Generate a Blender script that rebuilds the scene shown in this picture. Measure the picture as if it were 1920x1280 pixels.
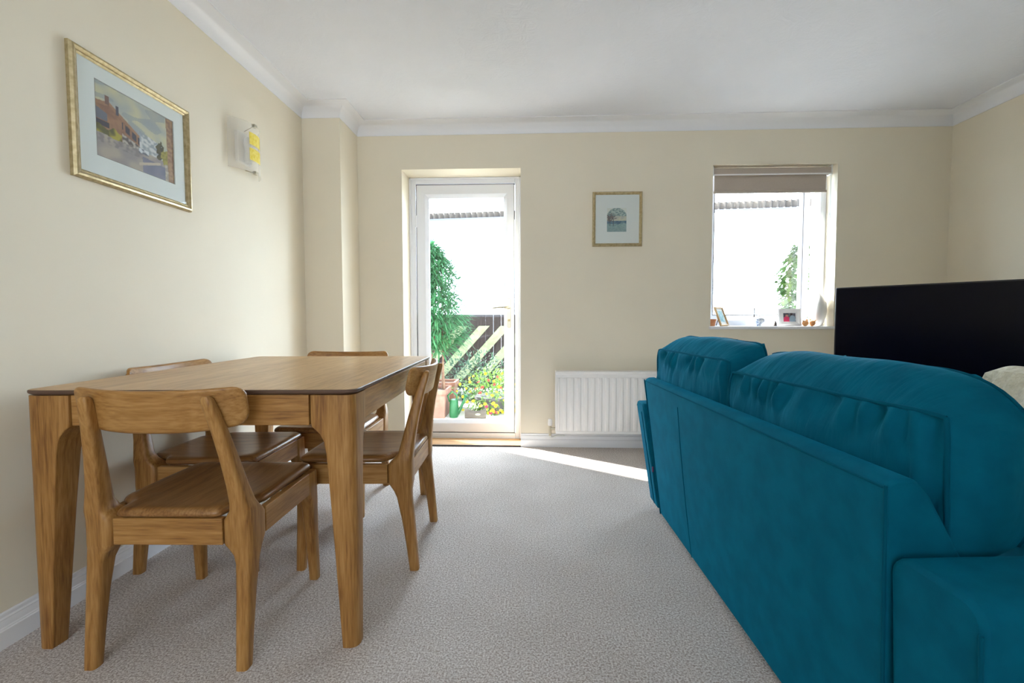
import bpy, bmesh, math, random
from math import sin, cos, pi, radians, sqrt, exp
from mathutils import Vector, Matrix, noise
random.seed(7)
for o in list(bpy.data.objects): bpy.data.objects.remove(o)
SC = bpy.context.scene
COL = SC.collection

# ------------------------------------------------------------------ camera
FPX, YAW, PITCH, ROLL, CAMH = 850.0, -0.0389, 0.04635, -0.00167, 0.9427
r0 = Vector((cos(YAW), -sin(YAW), 0)); f0 = Vector((sin(YAW), cos(YAW), 0)); u0 = Vector((0, 0, 1))
fw = f0*cos(PITCH) - u0*sin(PITCH); up = u0*cos(PITCH) + f0*sin(PITCH)
rt = r0*cos(ROLL) + up*sin(ROLL); up = up*cos(ROLL) - r0*sin(ROLL)
cam = bpy.data.objects.new('camera', bpy.data.cameras.new('camera')); COL.objects.link(cam)
cam.data.sensor_width = 36; cam.data.lens = 36*FPX/1920; cam.data.clip_start = .02
cam.matrix_world = Matrix(((rt.x, up.x, -fw.x, 0), (rt.y, up.y, -fw.y, 0), (rt.z, up.z, -fw.z, CAMH), (0, 0, 0, 1)))
SC.camera = cam

# ------------------------------------------------------------------ world, sun, exposure
W = bpy.data.worlds.new('sky'); SC.world = W; W.use_nodes = True
bg = W.node_tree.nodes['Background']; bg.inputs[0].default_value = (0.72, 0.85, 1.0, 1)
# hazy sky: brighter towards the sun side beyond the garden than overhead and behind the house
SKY_LO, SKY_HI = 3.0, 17.0
wN, wL = W.node_tree.nodes, W.node_tree.links
wt = wN.new('ShaderNodeTexCoord'); wx = wN.new('ShaderNodeSeparateXYZ'); wL.new(wt.outputs['Generated'], wx.inputs[0])
wm = wN.new('ShaderNodeMapRange'); wm.interpolation_type = 'SMOOTHSTEP'; wm.inputs['From Min'].default_value = 0.05; wm.inputs['From Max'].default_value = .85
wm.inputs['To Min'].default_value = SKY_LO; wm.inputs['To Max'].default_value = SKY_HI
wL.new(wx.outputs['Y'], wm.inputs['Value']); wL.new(wm.outputs[0], bg.inputs[1])
SUN_AZ = Vector((.84, -.54, 0)).normalized(); ELEV = radians(36)
sun = bpy.data.objects.new('sun', bpy.data.lights.new('sun', 'SUN')); COL.objects.link(sun)
sd = SUN_AZ*cos(ELEV) + Vector((0, 0, -sin(ELEV)))
sun.rotation_euler = sd.to_track_quat('-Z', 'Y').to_euler(); sun.location = (-6, 8, 6)
sun.data.energy = 22; sun.data.angle = radians(1.2); sun.data.color = (1, .95, .88)
# added fill light in an assumed opening of the unseen rear wall
dl = bpy.data.objects.new('rear_window_daylight', bpy.data.lights.new('rear_window_daylight', 'AREA')); COL.objects.link(dl)
dl.data.shape = 'RECTANGLE'; dl.data.size = 1.8; dl.data.size_y = 1.1; dl.data.energy = 17; dl.data.color = (.93, .97, 1.0)
dl.location = (-.4, -2.38, 1.62); dl.rotation_euler = (radians(90), 0, 0)
vs = SC.view_settings; vs.view_transform = 'Standard'; vs.look = 'None'; vs.gamma = 1; vs.exposure = 0.52; vs.use_curve_mapping = False
SC.cycles.use_denoising = True; SC.cycles.max_bounces = 12; SC.cycles.diffuse_bounces = 8; SC.cycles.transparent_max_bounces = 24
SC.cycles.sample_clamp_indirect = 12

# ------------------------------------------------------------------ helpers
def lin(c):
    c = c/255.0
    return c/12.92 if c <= .04045 else ((c+.055)/1.055)**2.4
def rgb(r, g, b): return (lin(r), lin(g), lin(b), 1)

def smooth(a, b, x):
    t = max(0.0, min(1.0, (x-a)/(b-a))); return t*t*(3-2*t)

class MB:
    """collects shapes and links them as ONE mesh object"""
    def __init__(s): s.v = []; s.f = []; s.m = []; s.c = []
    def add(s, vs_, fs, mi=0):
        n = len(s.v); s.v += [tuple(v) for v in vs_]; s.f += [tuple(n+i for i in f) for f in fs]; s.m += [mi]*len(fs); return s
    def box(s, lo, hi, mi=0):
        x0, y0, z0 = lo; x1, y1, z1 = hi
        return s.add([(x0,y0,z0),(x1,y0,z0),(x1,y1,z0),(x0,y1,z0),(x0,y0,z1),(x1,y0,z1),(x1,y1,z1),(x0,y1,z1)],
                     [(0,3,2,1),(4,5,6,7),(0,1,5,4),(1,2,6,5),(2,3,7,6),(3,0,4,7)], mi)
    def loft(s, rings, caps=True, mi=0, closed=True):
        n = len(rings[0]); vs_ = [p for r in rings for p in r]; fs = []
        for i in range(len(rings)-1):
            for j in range(n if closed else n-1):
                k = (j+1) % n
                fs.append((i*n+j, i*n+k, (i+1)*n+k, (i+1)*n+j))
        if caps: fs.append(tuple(range(n))[::-1]); fs.append(tuple((len(rings)-1)*n+j for j in range(n)))
        return s.add(vs_, fs, mi)
    def tube(s, pts, r, n=8, mi=0, caps=True):
        pts = [Vector(p) for p in pts]; rings = []
        rs = r if isinstance(r, (list, tuple)) else [r]*len(pts)
        prev = None
        for i, p in enumerate(pts):
            t = (pts[min(i+1, len(pts)-1)] - pts[max(i-1, 0)]).normalized()
            if prev is None:
                a = Vector((0,0,1)) if abs(t.z) < .9 else Vector((1,0,0)); a = (a - t*a.dot(t)).normalized()
            else: a = (prev - t*prev.dot(t)).normalized()
            prev = a; b = t.cross(a)
            rings.append([tuple(p + (a*cos(2*pi*k/n) + b*sin(2*pi*k/n))*rs[i]) for k in range(n)])
        return s.loft(rings, caps, mi)
    def lathe(s, prof, c=(0,0,0), n=24, mi=0):
        rings = [[(c[0]+r*cos(2*pi*k/n), c[1]+r*sin(2*pi*k/n), c[2]+z) for k in range(n)] for r, z in prof]
        return s.loft(rings, True, mi)
    def grid(s, fn, nu, nv, mi=0):
        vs_ = [fn(i/nu, j/nv) for i in range(nu+1) for j in range(nv+1)]
        fs = [(i*(nv+1)+j, (i+1)*(nv+1)+j, (i+1)*(nv+1)+j+1, i*(nv+1)+j+1) for i in range(nu) for j in range(nv)]
        return s.add(vs_, fs, mi)
    def prism(s, poly, axis, a, b, mi=0):
        """poly of 2D points extruded along axis ('x','y','z') from a to b"""
        def P(p, t): return {'x': (t, p[0], p[1]), 'y': (p[0], t, p[1]), 'z': (p[0], p[1], t)}[axis]
        return s.loft([[P(p, a) for p in poly], [P(p, b) for p in poly]], True, mi)
    def build(s, name, mats, parent=None, smooth=None, bevel=0, seg=2, world=False, fix=True):
        me = bpy.data.meshes.new(name); me.from_pydata(s.v, [], s.f)
        if not isinstance(mats, (list, tuple)): mats = [mats]
        for m in mats: me.materials.append(m)
        for p, mi in zip(me.polygons, s.m): p.material_index = mi
        if fix:
            bm = bmesh.new(); bm.from_mesh(me); bmesh.ops.recalc_face_normals(bm, faces=bm.faces); bm.to_mesh(me); bm.free()
        if smooth is not None:
            me.shade_smooth() if hasattr(me, 'shade_smooth') else None
            for p in me.polygons: p.use_smooth = True
            try: me.set_sharp_from_angle(angle=radians(smooth))
            except Exception: pass
        o = bpy.data.objects.new(name, me); COL.objects.link(o)
        if parent is not None:
            o.parent = parent
            if world:
                me.transform(chain(parent).inverted())
        if bevel:
            b = o.modifiers.new('bevel', 'BEVEL'); b.width = bevel; b.segments = seg; b.limit_method = 'ANGLE'; b.angle_limit = radians(40)
            for p in me.polygons: p.use_smooth = True
            try: me.set_sharp_from_angle(angle=radians(60))
            except Exception: pass
        return o

def chain(o):
    m = Matrix.LocRotScale(o.location, o.rotation_euler, o.scale)
    return chain(o.parent) @ m if o.parent else m

def rrect(hx, hy, r, n=4):
    r = min(r, hx*.999, hy*.999); pts = []
    for cx, cy, a0 in ((hx-r, hy-r, 0), (-hx+r, hy-r, 90), (-hx+r, -hy+r, 180), (hx-r, -hy+r, 270)):
        for k in range(n+1):
            a = radians(a0 + 90*k/n); pts.append((cx+r*cos(a), cy+r*sin(a)))
    return pts
def ring(cx, cy, z, hx, hy, r, n=4): return [(cx+x, cy+y, z) for x, y in rrect(hx, hy, r, n)]

def thing(name, label, cat, loc=(0,0,0), rotz=0, group=None, kind=None):
    o = bpy.data.objects.new(name, None); COL.objects.link(o); o.empty_display_size = .1
    o.location = loc; o.rotation_euler = (0, 0, rotz)
    return tag(o, label, cat, group, kind)
def tag(o, label=None, cat=None, group=None, kind=None):
    if label: o['label'] = label
    if cat: o['category'] = cat
    if group: o['group'] = group
    if kind: o['kind'] = kind
    return o
def struct(o, label=None, cat=None): o['kind'] = 'structure'; return tag(o, label, cat)

def copy_tree(o, parent=None):
    c = o.copy(); COL.objects.link(c)
    if parent is not None: c.parent = parent
    for ch in [x for x in bpy.data.objects if x.parent == o]: copy_tree(ch, c)
    return c

# ------------------------------------------------------------------ materials
def mat(name, col, rough=.5, metal=0, spec=.5, sheen=0, **kw):
    m = bpy.data.materials.new(name); m.use_nodes = True; b = m.node_tree.nodes['Principled BSDF']
    b.inputs['Base Color'].default_value = col if len(col) == 4 else (*col, 1)
    b.inputs['Roughness'].default_value = rough; b.inputs['Metallic'].default_value = metal
    b.inputs['Specular IOR Level'].default_value = spec
    if sheen:
        b.inputs['Sheen Weight'].default_value = sheen; b.inputs['Sheen Roughness'].default_value = .45
        if 'tint' in kw: b.inputs['Sheen Tint'].default_value = kw['tint']
    if 'coat' in kw: b.inputs['Coat Weight'].default_value = kw['coat']
    if 'sss' in kw: b.inputs['Transmission Weight'].default_value = kw['sss']
    return m
def nodes(m): return m.node_tree.nodes, m.node_tree.links, m.node_tree.nodes['Principled BSDF']
def noise_mat(name, c1, c2, scale, rough=.6, bump=0, bscale=None, detail=4, lo=.35, hi=.65, stretch=(1,1,1), sheen=0, spec=.5, bdist=.01, metal=0, tint=None, coord='Object'):
    m = mat(name, c1, rough, metal, spec, sheen)
    if tint: m.node_tree.nodes['Principled BSDF'].inputs['Sheen Tint'].default_value = tint
    N, L, b = nodes(m)
    tc = N.new('ShaderNodeTexCoord'); mp = N.new('ShaderNodeMapping'); mp.inputs['Scale'].default_value = stretch
    L.new(tc.outputs[coord], mp.inputs[0])
    n = N.new('ShaderNodeTexNoise'); n.inputs['Scale'].default_value = scale; n.inputs['Detail'].default_value = detail
    L.new(mp.outputs[0], n.inputs['Vector'])
    cr = N.new('ShaderNodeValToRGB'); cr.color_ramp.elements[0].position = lo; cr.color_ramp.elements[1].position = hi
    cr.color_ramp.elements[0].color = c1; cr.color_ramp.elements[1].color = c2
    L.new(n.outputs[0], cr.inputs[0]); L.new(cr.outputs[0], b.inputs['Base Color'])
    if bump:
        n2 = N.new('ShaderNodeTexNoise'); n2.inputs['Scale'].default_value = bscale or scale; n2.inputs['Detail'].default_value = 3
        L.new(mp.outputs[0], n2.inputs['Vector'])
        bp = N.new('ShaderNodeBump'); bp.inputs['Strength'].default_value = bump; bp.inputs['Distance'].default_value = bdist
        L.new(n2.outputs[0], bp.inputs['Height']); L.new(bp.outputs[0], b.inputs['Normal'])
    return m

def oak(name, axis, c_lo, c_mid, c_hi, rough=.42, seed=0.0):
    """oak with grain running along one axis of the part"""
    m = mat(name, c_mid, rough, spec=.4); N, L, b = nodes(m)
    tc = N.new('ShaderNodeTexCoord'); mp = N.new('ShaderNodeMapping')
    st = [1, 1, 1]; st['xyz'.index(axis)] = .07; mp.inputs['Scale'].default_value = st; mp.inputs['Location'].default_value = (seed, seed*.7, seed*.3)
    L.new(tc.outputs['Object'], mp.inputs[0])
    n1 = N.new('ShaderNodeTexNoise'); n1.inputs['Scale'].default_value = 42; n1.inputs['Detail'].default_value = 6; n1.inputs['Distortion'].default_value = .8
    n2 = N.new('ShaderNodeTexNoise'); n2.inputs['Scale'].default_value = 190; n2.inputs['Detail'].default_value = 3
    n3 = N.new('ShaderNodeTexNoise'); n3.inputs['Scale'].default_value = 5; n3.inputs['Detail'].default_value = 2
    for n in (n1, n2, n3): L.new(mp.outputs[0], n.inputs['Vector'])
    mx = N.new('ShaderNodeMath'); mx.operation = 'MULTIPLY_ADD'; mx.inputs[1].default_value = .45; L.new(n2.outputs[0], mx.inputs[0])
    m2 = N.new('ShaderNodeMath'); m2.operation = 'MULTIPLY'; m2.inputs[1].default_value = .55; L.new(n1.outputs[0], m2.inputs[0]); L.new(m2.outputs[0], mx.inputs[2])
    m3 = N.new('ShaderNodeMath'); m3.operation = 'MULTIPLY_ADD'; m3.inputs[1].default_value = .35; L.new(n3.outputs[0], m3.inputs[0]); L.new(mx.outputs[0], m3.inputs[2])
    cr = N.new('ShaderNodeValToRGB'); e = cr.color_ramp.elements; e[0].position = .5; e[1].position = .82
    e[0].color = c_lo; e[1].color = c_hi; k = e.new(.65); k.color = c_mid
    L.new(m3.outputs[0], cr.inputs[0]); L.new(cr.outputs[0], b.inputs['Base Color'])
    bp = N.new('ShaderNodeBump'); bp.inputs['Strength'].default_value = .12; bp.inputs['Distance'].default_value = .002
    L.new(n2.outputs[0], bp.inputs['Height']); L.new(bp.outputs[0], b.inputs['Normal'])
    return m

def painted(name, rough=.6):
    m = mat(name, (1,1,1,1), rough); N, L, b = nodes(m)
    a = N.new('ShaderNodeVertexColor'); a.layer_name = 'Col'; L.new(a.outputs[0], b.inputs['Base Color']); return m
PAINT = painted('painted_paper')
def paint_plane(name, P, nu, nv, fn, parent, world=False, material=None):
    """flat sheet whose pigments come from fn(u, v) (sRGB 0..255); P maps u,v to a point"""
    mb = MB(); mb.grid(lambda u, v: P(u, v), nu, nv)
    o = mb.build(name, material or PAINT, parent, world=world)
    me = o.data; at = me.color_attributes.new('Col', 'FLOAT_COLOR', 'CORNER')
    vc = []
    for i in range(nu+1):
        for j in range(nv+1): vc.append(rgb(*fn(i/nu, j/nv)))
    for li, lp in enumerate(me.loops): at.data[li].color = vc[lp.vertex_index]
    return o

M = {}
M['wall'] = noise_mat('cream_wall_paint', (.76,.70,.575,1), (.78,.72,.59,1), 3, .75, bump=.05, bscale=160, bdist=.002)
M['ceiling'] = noise_mat('artex_ceiling', (.77,.79,.85,1), (.79,.81,.87,1), 3, .8)
N, L, b = nodes(M['ceiling'])
tc = N.new('ShaderNodeTexCoord'); nn = N.new('ShaderNodeTexNoise'); nn.inputs['Scale'].default_value = 9; nn.inputs['Detail'].default_value = 6; nn.inputs['Distortion'].default_value = 3.2; nn.inputs['Roughness'].default_value = .62
L.new(tc.outputs['Object'], nn.inputs['Vector']); bp = N.new('ShaderNodeBump'); bp.inputs['Strength'].default_value = .45; bp.inputs['Distance'].default_value = .008
L.new(nn.outputs[0], bp.inputs['Height']); L.new(bp.outputs[0], b.inputs['Normal'])
M['trim'] = mat('white_gloss_trim', (.80,.81,.84,1), .4)
M['upvc'] = mat('white_upvc', (.80,.82,.88,1), .3)
M['seal'] = mat('dark_rubber_seal', (.06,.06,.07,1), .6)
M['chrome'] = mat('polished_brass_chrome', (.50,.46,.36,1), .3, 1)
M['gold'] = noise_mat('gilded_frame', (.40,.32,.17,1), (.54,.45,.27,1), 60, .4, metal=.6, bump=.1, bscale=200, bdist=.001)
M['mount'] = mat('picture_mount', (.72,.75,.74,1), .8)
M['carpet'] = mat('carpet', (.5,.43,.39,1), .95, spec=.1, sheen=.15)
N, L, b = nodes(M['carpet'])
tc = N.new('ShaderNodeTexCoord')
n1 = N.new('ShaderNodeTexNoise'); n1.inputs['Scale'].default_value = 175; n1.inputs['Detail'].default_value = 5; n1.inputs['Roughness'].default_value = .8
n2 = N.new('ShaderNodeTexNoise'); n2.inputs['Scale'].default_value = 3.2; n2.inputs['Detail'].default_value = 3
v1 = N.new('ShaderNodeTexVoronoi'); v1.inputs['Scale'].default_value = 330
for n in (n1, n2, v1): L.new(tc.outputs['Object'], n.inputs['Vector'])
cr = N.new('ShaderNodeValToRGB'); e = cr.color_ramp.elements; e[0].position = .40; e[1].position = .60; e[0].color = (.34,.265,.225,1); e[1].color = (.95,.90,.87,1)
L.new(n1.outputs[0], cr.inputs[0])
cr2 = N.new('ShaderNodeValToRGB'); e = cr2.color_ramp.elements; e[0].position = .3; e[1].position = .7; e[0].color = (.90,.89,.88,1); e[1].color = (1,1,1,1)
L.new(n2.outputs[0], cr2.inputs[0])
mx = N.new('ShaderNodeMix'); mx.data_type = 'RGBA'; mx.blend_type = 'MULTIPLY'; mx.inputs[0].default_value = 1
L.new(cr.outputs[0], mx.inputs[6]); L.new(cr2.outputs[0], mx.inputs[7]); L.new(mx.outputs[2], b.inputs['Base Color'])
ad = N.new('ShaderNodeMath'); ad.operation = 'MULTIPLY'; ad.inputs[1].default_value = 1; L.new(n1.outputs[0], ad.inputs[0])
bp = N.new('ShaderNodeBump'); bp.inputs['Strength'].default_value = .8; bp.inputs['Distance'].default_value = .006
L.new(ad.outputs[0], bp.inputs['Height']); L.new(bp.outputs[0], b.inputs['Normal'])

OK = dict(c_lo=(.19,.080,.020,1), c_mid=(.33,.160,.042,1), c_hi=(.44,.240,.080,1))
TOPC = dict(c_lo=(.32,.17,.06,1), c_mid=(.46,.27,.11,1), c_hi=(.56,.36,.17,1))
oakX, oakY, oakZ = (oak('oak_grain_'+w, a, rough=.4, seed=i*3.1, **OK) for i, (w, a) in enumerate((('across', 'x'), ('along', 'y'), ('upright', 'z'))))
oakTop = oak('oak_table_top', 'y', rough=.34, seed=7, **TOPC)
SEATC = dict(c_lo=(.14,.058,.018,1), c_mid=(.245,.115,.036,1), c_hi=(.34,.18,.065,1))
oakSeat = oak('oiled_oak_seat', 'y', rough=.3, seed=2, **SEATC)
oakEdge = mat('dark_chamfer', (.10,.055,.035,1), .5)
M['teal'] = noise_mat('teal_velvet', (.0004,.082,.140,1), (.0006,.104,.172,1), 16, .8, bump=.15, bscale=420, bdist=.001, sheen=.25, tint=(.0,.45,.75,1), spec=.06)
M['tealsoft'] = noise_mat('teal_velvet_cushion', (.0004,.082,.140,1), (.0006,.104,.172,1), 16, .8, sheen=.25, tint=(.0,.45,.75,1), spec=.06)
N, L, b = nodes(M['tealsoft']); tc = N.new('ShaderNodeTexCoord'); mp = N.new('ShaderNodeMapping'); mp.inputs['Scale'].default_value = (4, 15, 4); L.new(tc.outputs['Object'], mp.inputs[0])
nn = N.new('ShaderNodeTexNoise'); nn.inputs['Scale'].default_value = 1; nn.inputs['Detail'].default_value = 4; nn.inputs['Distortion'].default_value = .3; L.new(mp.outputs[0], nn.inputs['Vector'])
bp = N.new('ShaderNodeBump'); bp.inputs['Strength'].default_value = .6; bp.inputs['Distance'].default_value = .022; L.new(nn.outputs[0], bp.inputs['Height']); L.new(bp.outputs[0], b.inputs['Normal'])
M['tealpipe'] = mat('teal_piping', (.0004,.070,.118,1), .85, sheen=.2, tint=(.0,.45,.75,1), spec=.05)
M['dark'] = mat('dark_wood', (.03,.02,.015,1), .5)
M['tv'] = mat('screen_glass', (.002,.002,.008,1), .22, spec=.12)
M['tvb'] = mat('black_plastic', (.012,.012,.014,1), .4)
M['white'] = mat('white_enamel', (.82,.82,.82,1), .35)
M['blind'] = noise_mat('taupe_blind_fabric', (.46,.395,.34,1), (.49,.425,.37,1), 300, .9)
M['cream'] = noise_mat('cream_knit', (.60,.57,.42,1), (.74,.71,.56,1), 60, .95, bump=1, bscale=90, bdist=.012, sheen=.3)
def glass(name, tint=(1,1,1,1), fac=.06):
    m = bpy.data.materials.new(name); m.use_nodes = True; N = m.node_tree.nodes; L = m.node_tree.links; N.clear()
    o = N.new('ShaderNodeOutputMaterial'); t = N.new('ShaderNodeBsdfTransparent'); t.inputs[0].default_value = tint
    g = N.new('ShaderNodeBsdfGlossy'); g.inputs['Roughness'].default_value = .02
    lw = N.new('ShaderNodeLayerWeight'); lw.inputs[0].default_value = .5
    pw = N.new('ShaderNodeMath'); pw.operation = 'POWER'; pw.inputs[1].default_value = 5; L.new(lw.outputs['Facing'], pw.inputs[0])
    fr = N.new('ShaderNodeMath'); fr.operation = 'MULTIPLY_ADD'; fr.inputs[1].default_value = .9; fr.inputs[2].default_value = .03; L.new(pw.outputs[0], fr.inputs[0])
    mx = N.new('ShaderNodeMixShader'); L.new(fr.outputs[0], mx.inputs[0]); L.new(t.outputs[0], mx.inputs[1]); L.new(g.outputs[0], mx.inputs[2]); L.new(mx.outputs[0], o.inputs[0])
    return m
M['glass'] = glass('window_glass', (.96,.98,.98,1))

# ------------------------------------------------------------------ room shell
LX, RX, BY, RY, ZC, CT = -1.531, 2.966, 3.363, -2.4, 2.298, 2.383   # left, right, back, rear wall; coving foot; ceiling
CX, CY = -1.272, 3.052                                               # pillar in the left corner
OY = 3.66                                                            # outer face of the back wall
DX0, DX1, DZ = -.943, -.066, 2.054                                   # door opening
WX0, WX1, WZ0, WZ1 = 1.317, 2.19, .898, 2.055                        # window opening
def S(name, mb, m, label=None, cat=None, **kw):
    return struct(mb.build(name, m, **kw), label, cat)
S('floor', MB().box((LX-.15, RY-.15, -.12), (RX+.15, BY+.0, 0)), M['carpet'], 'beige and brown flecked cut pile carpet covering the room', 'carpet')
S('ceiling', MB().box((LX-.15, RY-.15, CT), (RX+.15, OY, CT+.12)), M['ceiling'], 'white swirl textured ceiling over the room', 'ceiling')
S('wall_left', MB().box((LX-.15, RY-.15, -.12), (LX, OY, CT)), M['wall'], 'cream wall on the left carrying the large watercolour', 'wall')
S('wall_right', MB().box((RX, RY-.15, -.12), (RX+.15, OY, CT)), M['wall'], 'cream wall on the right behind the television', 'wall')
S('wall_pillar', MB().box((LX-.0, CY, 0), (CX, BY, CT)), M['wall'], 'square cream pillar filling the far left corner', 'wall')
bw = MB()
bw.box((LX, BY, -.12), (DX0, OY, CT)); bw.box((DX0, BY, DZ), (DX1, OY, CT)); bw.box((DX1, BY, -.12), (WX0, OY, CT))
bw.box((WX0, BY, -.12), (WX1, OY, WZ0-.022)); bw.box((WX0, BY, WZ1), (WX1, OY, CT)); bw.box((WX1, BY, -.12), (RX, OY, CT))
bw.box((DX0, BY, -.12), (DX1, OY, -.004))
S('wall_back', bw, M['wall'], 'cream far wall holding the glazed door and the window', 'wall')
rw = MB()
rw.box((LX, RY-.15, 0), (-1.3, RY, CT)); rw.box((.5, RY-.15, 0), (RX, RY, CT)); rw.box((-1.3, RY-.15, 0), (.5, RY, 1.02)); rw.box((-1.3, RY-.15, 2.2), (.5, RY, CT))
rw.box((.42, RY, 0), (RX, -.55, CT))  # added unseen block, keeps the rear fill off the sofa's near end
S('wall_rear', rw, M['wall'])

def sweep(poly, prof, name, closed=False, label=None, cat=None, smooth=40):
    """poly: interior corners in order with the room on the RIGHT of travel; prof: (offset into room, z)"""
    n = len(poly); mb = MB(); rings = []
    for i, p in enumerate(poly):
        p = Vector(p); a = Vector(poly[(i-1) % n]); c = Vector(poly[(i+1) % n])
        d1 = (p-a).normalized() if (closed or i > 0) else (c-p).normalized()
        d2 = (c-p).normalized() if (closed or i < n-1) else d1
        n1 = Vector((d1.y, -d1.x)); n2 = Vector((d2.y, -d2.x))
        m_ = (n1+n2); m_ = m_/m_.dot(n1) if m_.length > 1e-6 else n1
        rings.append([(p.x+m_.x*o, p.y+m_.y*o, z) for o, z in prof])
    if closed: rings.append(rings[0])
    mb.loft(rings, caps=not closed)
    return S(name, mb, M['trim'], label, cat, smooth=smooth)
cov = [(0, ZC), (.004, ZC), (.004, ZC+.008)] + [(.004+.074*(1-cos(radians(t))), ZC+.008+.070*sin(radians(t))) for t in range(0, 91, 10)] + [(.085, CT-.006), (.085, CT), (0, CT)]
sweep([(LX, RY), (LX, CY), (CX, CY), (CX, BY), (RX, BY), (RX, RY)], cov, 'trim_1', True, 'white concave coving running round the ceiling edge', 'coving')
bb = [(0, 0), (.020, 0), (.020, .052), (.0165, .055), (.0165, .057), (.0135, .060), (.0125, .070), (.010, .078), (.0105, .081), (.006, .085), (.006, .094), (.004, .098), (0, .098)]
sweep([(LX, RY), (LX, CY), (CX, CY), (CX, BY), (DX0, BY)], bb, 'baseboard_left', label='white moulded skirting board along the left wall and pillar', cat='skirting board', smooth=15)
sweep([(DX1, BY), (RX, BY)], bb, 'baseboard_back', label='white moulded skirting board below the radiator', cat='skirting board', smooth=15)
sweep([(RX, BY-.018), (RX, RY)], bb, 'baseboard_right', label='white moulded skirting board behind the television', cat='skirting board')

# ------------------------------------------------------------------ door
FY = 3.57
door = struct(thing('door_1', 'white framed glazed patio door opening to the sunny garden', 'door', ((DX0+DX1)/2, FY, 0)))
fr = MB()
fr.box((DX0, FY, .0), (DX0+.048, FY+.07, DZ)); fr.box((DX1-.048, FY, .0), (DX1, FY+.07, DZ))
fr.box((DX0+.048, FY, DZ-.045), (DX1-.048, FY+.07, DZ)); fr.box((DX0+.048, FY-.004, .0), (DX1-.048, FY+.07, .045))
for (x0, x1) in ((DX0, DX0+.016), (DX1-.016, DX1)): fr.box((x0, FY-.014, .0), (x1, FY, DZ))
fr.box((DX0, FY-.014, DZ-.014), (DX1, FY, DZ))
fr.build('door_frame', M['upvc'], door, bevel=.004, world=True)
X0, X1, Z0, Z1 = DX0+.056, DX1-.056, .052, DZ-.053        # leaf
GX0, GX1, GZ0, GZ1 = -.793, -.203, .150, 1.903
lf = MB()
def mitre_frame(mb, xo0, xo1, zo0, zo1, xi0, xi1, zi0, zi1, yf, yb, yi=None):
    yi = yf if yi is None else yi
    O = [(xo0, zo0), (xo1, zo0), (xo1, zo1), (xo0, zo1)]; I = [(xi0, zi0), (xi1, zi0), (xi1, zi1), (xi0, zi1)]
    rings = []
    for k in range(5):
        o = O[k % 4]; i = I[k % 4]
        rings.append([(o[0], yb, o[1]), (o[0], yf, o[1]), (i[0], yi, i[1]), (i[0], yb, i[1])])
    mb.loft(rings, caps=False)
mitre_frame(lf, X0, X1, Z0, Z1, GX0-.026, GX1+.026, GZ0-.026, GZ1+.026, FY+.002, FY+.062)
leaf = lf.build('door_leaf', M['upvc'], door, bevel=.003, world=True)
bd = MB(); mitre_frame(bd, GX0-.026, GX1+.026, GZ0-.026, GZ1+.026, GX0, GX1, GZ0, GZ1, FY+.004, FY+.04, FY+.022)
bd.build('glazing_bead', M['upvc'], leaf, world=True)
MB().box((GX0-.01, FY+.034, GZ0-.01), (GX1+.01, FY+.040, GZ1+.01)).build('glass_pane', M['glass'], leaf, world=True)
sl = MB(); mitre_frame(sl, X0-.005, X1+.005, Z0-.006, Z1+.005, X0, X1, Z0, Z1, FY+.008, FY+.03)
sl.build('door_seal', M['seal'], door, world=True)
MB().box((DX0, BY-.012, -.003), (DX1, FY-.015, .008)).build('threshold_board', oak('oak_threshold', 'x', (.30,.15,.06,1), (.42,.23,.10,1), (.52,.31,.15,1)), door, bevel=.003, world=True)
MB().box((DX0+.03, BY-.024, .0), (DX1-.0, BY-.012, .011)).build('threshold_strip', M['dark'], door, world=True)
h = MB(); hx = X1-.040
h.loft([[(hx+x, FY+.001-d, 1.0+z) for x, z in rrect(.015, .115, .012)] for d in (0, .006)]); 
hd = h.build('door_handle', M['chrome'], leaf, smooth=40, bevel=.002, world=True)
MB().tube([(hx, FY-.005, 1.045), (hx, FY-.05, 1.045), (hx-.02, FY-.058, 1.045), (hx-.075, FY-.056, 1.043), (hx-.125, FY-.052, 1.040)], [.009, .009, .008, .008, .006], 10).build('lever', M['chrome'], hd, smooth=50, world=True)
MB().tube([(hx, FY-.005, .945), (hx, FY-.016, .945)], .010, 12).build('lock_cylinder', M['gold'], hd, smooth=50, world=True)
for z in (.42, 1.72): MB().tube([(X0-.004, FY-.004, z-.045), (X0-.004, FY-.004, z+.045)], .008, 8).build('hinge', M['upvc'], leaf, smooth=50, world=True)

# ------------------------------------------------------------------ window
VY = 3.48
win = struct(thing('window_1', 'white framed casement window standing slightly open above the sill', 'window', ((WX0+WX1)/2, VY, WZ0)))
wf = MB(); mitre_frame(wf, WX0, WX1, WZ0, WZ1, WX0+.04, WX1-.04, WZ0+.045, WZ1-.04, VY, VY+.07)
wf.build('window_frame', M['upvc'], win, bevel=.003, world=True)
sash = bpy.data.objects.new('sash', None); COL.objects.link(sash); sash.parent = win
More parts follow.
